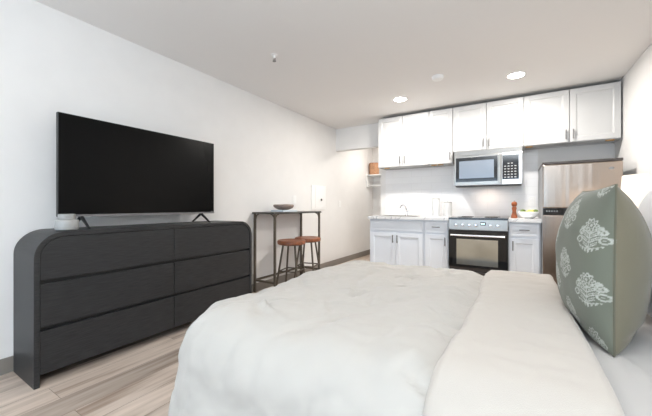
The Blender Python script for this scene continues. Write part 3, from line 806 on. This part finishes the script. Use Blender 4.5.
# pillows
def motif(x, z):
    """block-printed flowering plant, centimetres from its centre; 0..1"""
    v = 0
    r = math.hypot(x, z-4.1); a = math.atan2(z-4.1, x)
    pr = 2.3+.35*math.cos(9*a)
    if r < pr+.25:
        if abs(r-pr) < .40 or r < .55 or abs(r-1.3-.2*math.cos(7*a)) < .26: v = 1
    if abs(x) < .22 and -6 < z < 2: v = 1
    ax = abs(x)
    for z0, w in ((1.6, 2.8), (0, 4.0), (-1.8, 3.6), (-3.6, 2.6)):
        if ax < w:
            c = z0-.9+.75*ax-.05*ax*ax
            if abs(z-c) < .38*(1-ax/w*.5): v = 1
            if abs(z-c-.75) < .2 and ax > .6: v = 1
    for sx, sz, rr in ((3.6, 1.6, 1.0), (4.2, -1.4, 1.1), (3.3, 3.1, .55)):
        q = math.hypot(ax-sx, z-sz)
        if abs(q-rr) < .3 or q < .3: v = 1
    if ax < 4.2:
        c = -5.0+.055*ax*ax+.14*ax
        if abs(z-c) < .33*(1.1-ax/5) or (z < c and z > c-1.5+.25*ax and int((x+20)*1.6) % 2 == 0): v = 1
    return v
def pillow(name, w, h, tf, tb, m, n=120, prnt=None, pinch=.055, seed=1, slump=0, k=.42, kb=.32):
    """width along X, height along Z from 0, front faces -Y"""
    vs = []; fs = []; at = []
    for side in (0, 1):
        for i in range(n+1):
            for j in range(n+1):
                u = -1+2*i/n; v = -1+2*j/n
                # denser towards the seam
                u = math.sin(u*PI/2)*.6+u*.4; v = math.sin(v*PI/2)*.6+v*.4
                e = max(0, (1-u*u))*max(0, (1-v*v))
                th_ = (tf if side == 0 else tb)*max(0, 1-u*u)**k*max(0, 1-v*v)**(kb if v < 0 else k*.85)
                X = u*w/2*(1-pinch*(1-v*v)*(abs(u)**2)); Z = v*h/2*(1-pinch*.8*(1-u*u)*(abs(v)**2))
                nn = noise.noise(Vector((X*5, Z*5, seed+side*7)))*.010+noise.noise(Vector((X*13, Z*11, seed+side*3)))*.003
                fold = .006*math.exp(-((v+.72+.12*u)/.06)**2)*sm(u, .2, .8)*(1 if side else .4)
                th_ += (nn-fold*1.4)*min(1, e*6)
                Y = -th_ if side == 0 else th_
                Y += slump*(v*v-1)*.0
                vs.append((X, Y, Z+h/2)); at.append(prnt(X, Z, side) if prnt else 0)
        b0 = side*(n+1)**2
        for i in range(n):
            for j in range(n):
                f = (b0+i*(n+1)+j, b0+(i+1)*(n+1)+j, b0+(i+1)*(n+1)+j+1, b0+i*(n+1)+j+1)
                fs.append(f if side == 0 else f[::-1])
    me = bpy.data.meshes.new(name); me.from_pydata(vs, [], fs); me.materials.append(m)
    if prnt:
        A = me.attributes.new('print', 'FLOAT', 'POINT'); A.data.foreach_set('value', at)
        A2 = me.attributes.new('back_warm_tint', 'FLOAT', 'POINT'); A2.data.foreach_set('value', [0.0]*(len(vs)//2)+[1.0]*(len(vs)//2))
    bm = bmesh.new(); bm.from_mesh(me); bmesh.ops.remove_doubles(bm, verts=bm.verts, dist=1e-4); bm.to_mesh(me); bm.free()
    for p in me.polygons: p.use_smooth = True
    o = bpy.data.objects.new(name, me); C.objects.link(o)
    return o
def prnt(X, Z, side):
    if side == 1: return 0
    x = X*100; z = Z*100; best = 0
    cols = [23.3, 11.5, 0, -11.5, -23]
    for ci, cxm in enumerate(cols):
        if abs(x-cxm) > 5.6: continue
        for r_ in range(-3, 4):
            cz = 10.2+r_*18.5-(ci % 2)*11.5
            if abs(z-cz) > 7.5: continue
            mv = motif((x-cxm)/.82, (z-cz)/.88)
            if mv:
                s = .78+.5*noise.noise(Vector((x*1.3, z*1.3, 3)))
                best = max(best, min(1, max(.25, s)))
    return best
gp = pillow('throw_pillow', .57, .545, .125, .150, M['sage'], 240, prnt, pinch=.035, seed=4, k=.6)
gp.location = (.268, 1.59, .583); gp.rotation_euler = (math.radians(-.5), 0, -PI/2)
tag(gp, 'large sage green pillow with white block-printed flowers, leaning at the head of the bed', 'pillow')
wp = pillow('pillow', .90, .56, .12, .12, M['greypil'], 90, None, pinch=.05, seed=9, k=.5)
wp.location = (.52, 1.71, .583); wp.rotation_euler = (math.radians(-6), 0, -PI/2)
tag(wp, 'plain pale grey-white pillow behind the sage green printed pillow', 'pillow')

# piping along the pillow's edge
bp_ = B(); L4 = []
W2, H2, pn = .57/2, .545/2, .035
for a, c in (((-1, -1), (1, -1)), ((1, -1), (1, 1)), ((1, 1), (-1, 1)), ((-1, 1), (-1, -1))):
    for i in range(30):
        f = i/30; u = a[0]+(c[0]-a[0])*f; v = a[1]+(c[1]-a[1])*f
        L4.append((u*W2*(1-pn*(1-v*v)*u*u), 0, v*H2*(1-pn*.8*(1-u*u)*v*v)+H2))
L4.append(L4[0]); tube(bp_, L4, .003, 6)
pp_ = link('piping', bp_, M['sageseam'], None, smooth=True, world=False); pp_.parent = gp

# nightstand and lamp
lx, ly = .77, 2.82
t = empty('nightstand', (lx, ly, 0), 'small wooden nightstand beside the far side of the bed', 'nightstand')
b = B(); box(b, .56, .975, 2.60, 3.04, .12, .58); link('body', b, M['oakdark'], t, bevel=.004)
b = B(); box(b, .542, .5595, 2.62, 3.02, .36, .56); link('drawer', b, M['oakdark'], t, bevel=.002)
for x in (.59, .945):
    for y in (2.63, 3.01):
        b = B(); bar(b, (x, y, .0005), (x, y, .12), .014, 10, .018); link('leg', b, M['oakdark'], t)
t = empty('table_lamp', (lx, ly, .58), 'lit table lamp with warm cream drum shade behind the pillows', 'lamp')
b = B(); lathe(b, [(.07, 0), (.07, .012), (.05, .02), (.075, .10), (.085, .18), (.05, .28), (.018, .33), (.012, .42), (0, .42)], (lx, ly, .581), 32); link('base', b, M['ceramic'], t, smooth=True)
b = B(); lathe(b, [(.168, 0), (.150, .28), (.147, .28), (.165, 0), (.168, 0)], (lx, ly, .985), 48, cap=False); link('lamp_shade', b, M['shade'], t, smooth=True)
b = B(); sphere(b, (lx, ly, 1.05), .03, .03, .04, 14); link('bulb', b, mat('bulb_glow', (1, 1, 1), .5, emit=(1, .75, .5), estr=2), t, smooth=True)
b = B(); bar(b, (lx, ly, 1.0), (lx, ly, 1.02), .012, 12)
for a in (0, 2*PI/3, 4*PI/3): bar(b, (lx, ly, 1.012), (lx+.160*math.cos(a), ly+.160*math.sin(a), 1.012), .002, 6)
link('shade_fitter', b, M['nickel'], t)

# ------------------------------------------------------------------ lights
def light(name, kind, loc, energy, col, size=.1, size_y=None, rot=(0, 0, 0), spread=None):
    L = bpy.data.lights.new(name, kind); L.energy = energy; L.color = col
    if kind == 'AREA':
        L.size = size
        if size_y: L.shape = 'RECTANGLE'; L.size_y = size_y
        if spread: L.spread = math.radians(spread)
    else: L.shadow_soft_size = size
    o = bpy.data.objects.new(name, L); C.objects.link(o); o.location = loc; o.rotation_euler = rot
    return o
light('lamp_bulb_light', 'POINT', (lx, ly, 1.10), .35, (1, .72, .45), .04)
light('hood_light', 'AREA', (-.31, 4.55, mz0-.016), .5, (1, .78, .60), .12, .05)
# daylight through the window (an area light filling the window opening)
light('window_daylight', 'AREA', ((WX0+WX1)/2, YN-.09, (WZ0+WZ1)/2), 24, (.54, .76, 1.0), WX1-WX0-.1, WZ1-WZ0-.1, (PI/2, 0, 0))

light('fill_uplight', 'AREA', (.15, -.9, 1.7), 41, (.81, .91, 1.0), .8, None, (PI, 0, 0))  # unseen fill added behind the camera, bounced off the ceiling; no lamp body
W = bpy.data.worlds.new('sky'); S.world = W; W.use_nodes = True
W.node_tree.nodes['Background'].inputs[0].default_value = (.75, .87, 1, 1)
W.node_tree.nodes['Background'].inputs[1].default_value = .6

# ------------------------------------------------------------------ camera
cam = bpy.data.cameras.new('camera'); co = bpy.data.objects.new('camera', cam); C.objects.link(co)
co.location = (0, 0, 1.06); co.rotation_euler = (PI/2, 0, math.atan2(.5255, .8508))
cam.sensor_width = 36; cam.lens = 36*306/652; cam.shift_y = -2/652; cam.clip_start = .05
S.camera = co
S.view_settings.view_transform = 'Standard'; S.view_settings.look = 'None'; S.view_settings.gamma = 1
S.view_settings.use_curve_mapping = False
S.view_settings.exposure = 1.32
S.cycles.use_denoising = True
S.cycles.max_bounces = 10; S.cycles.diffuse_bounces = 6
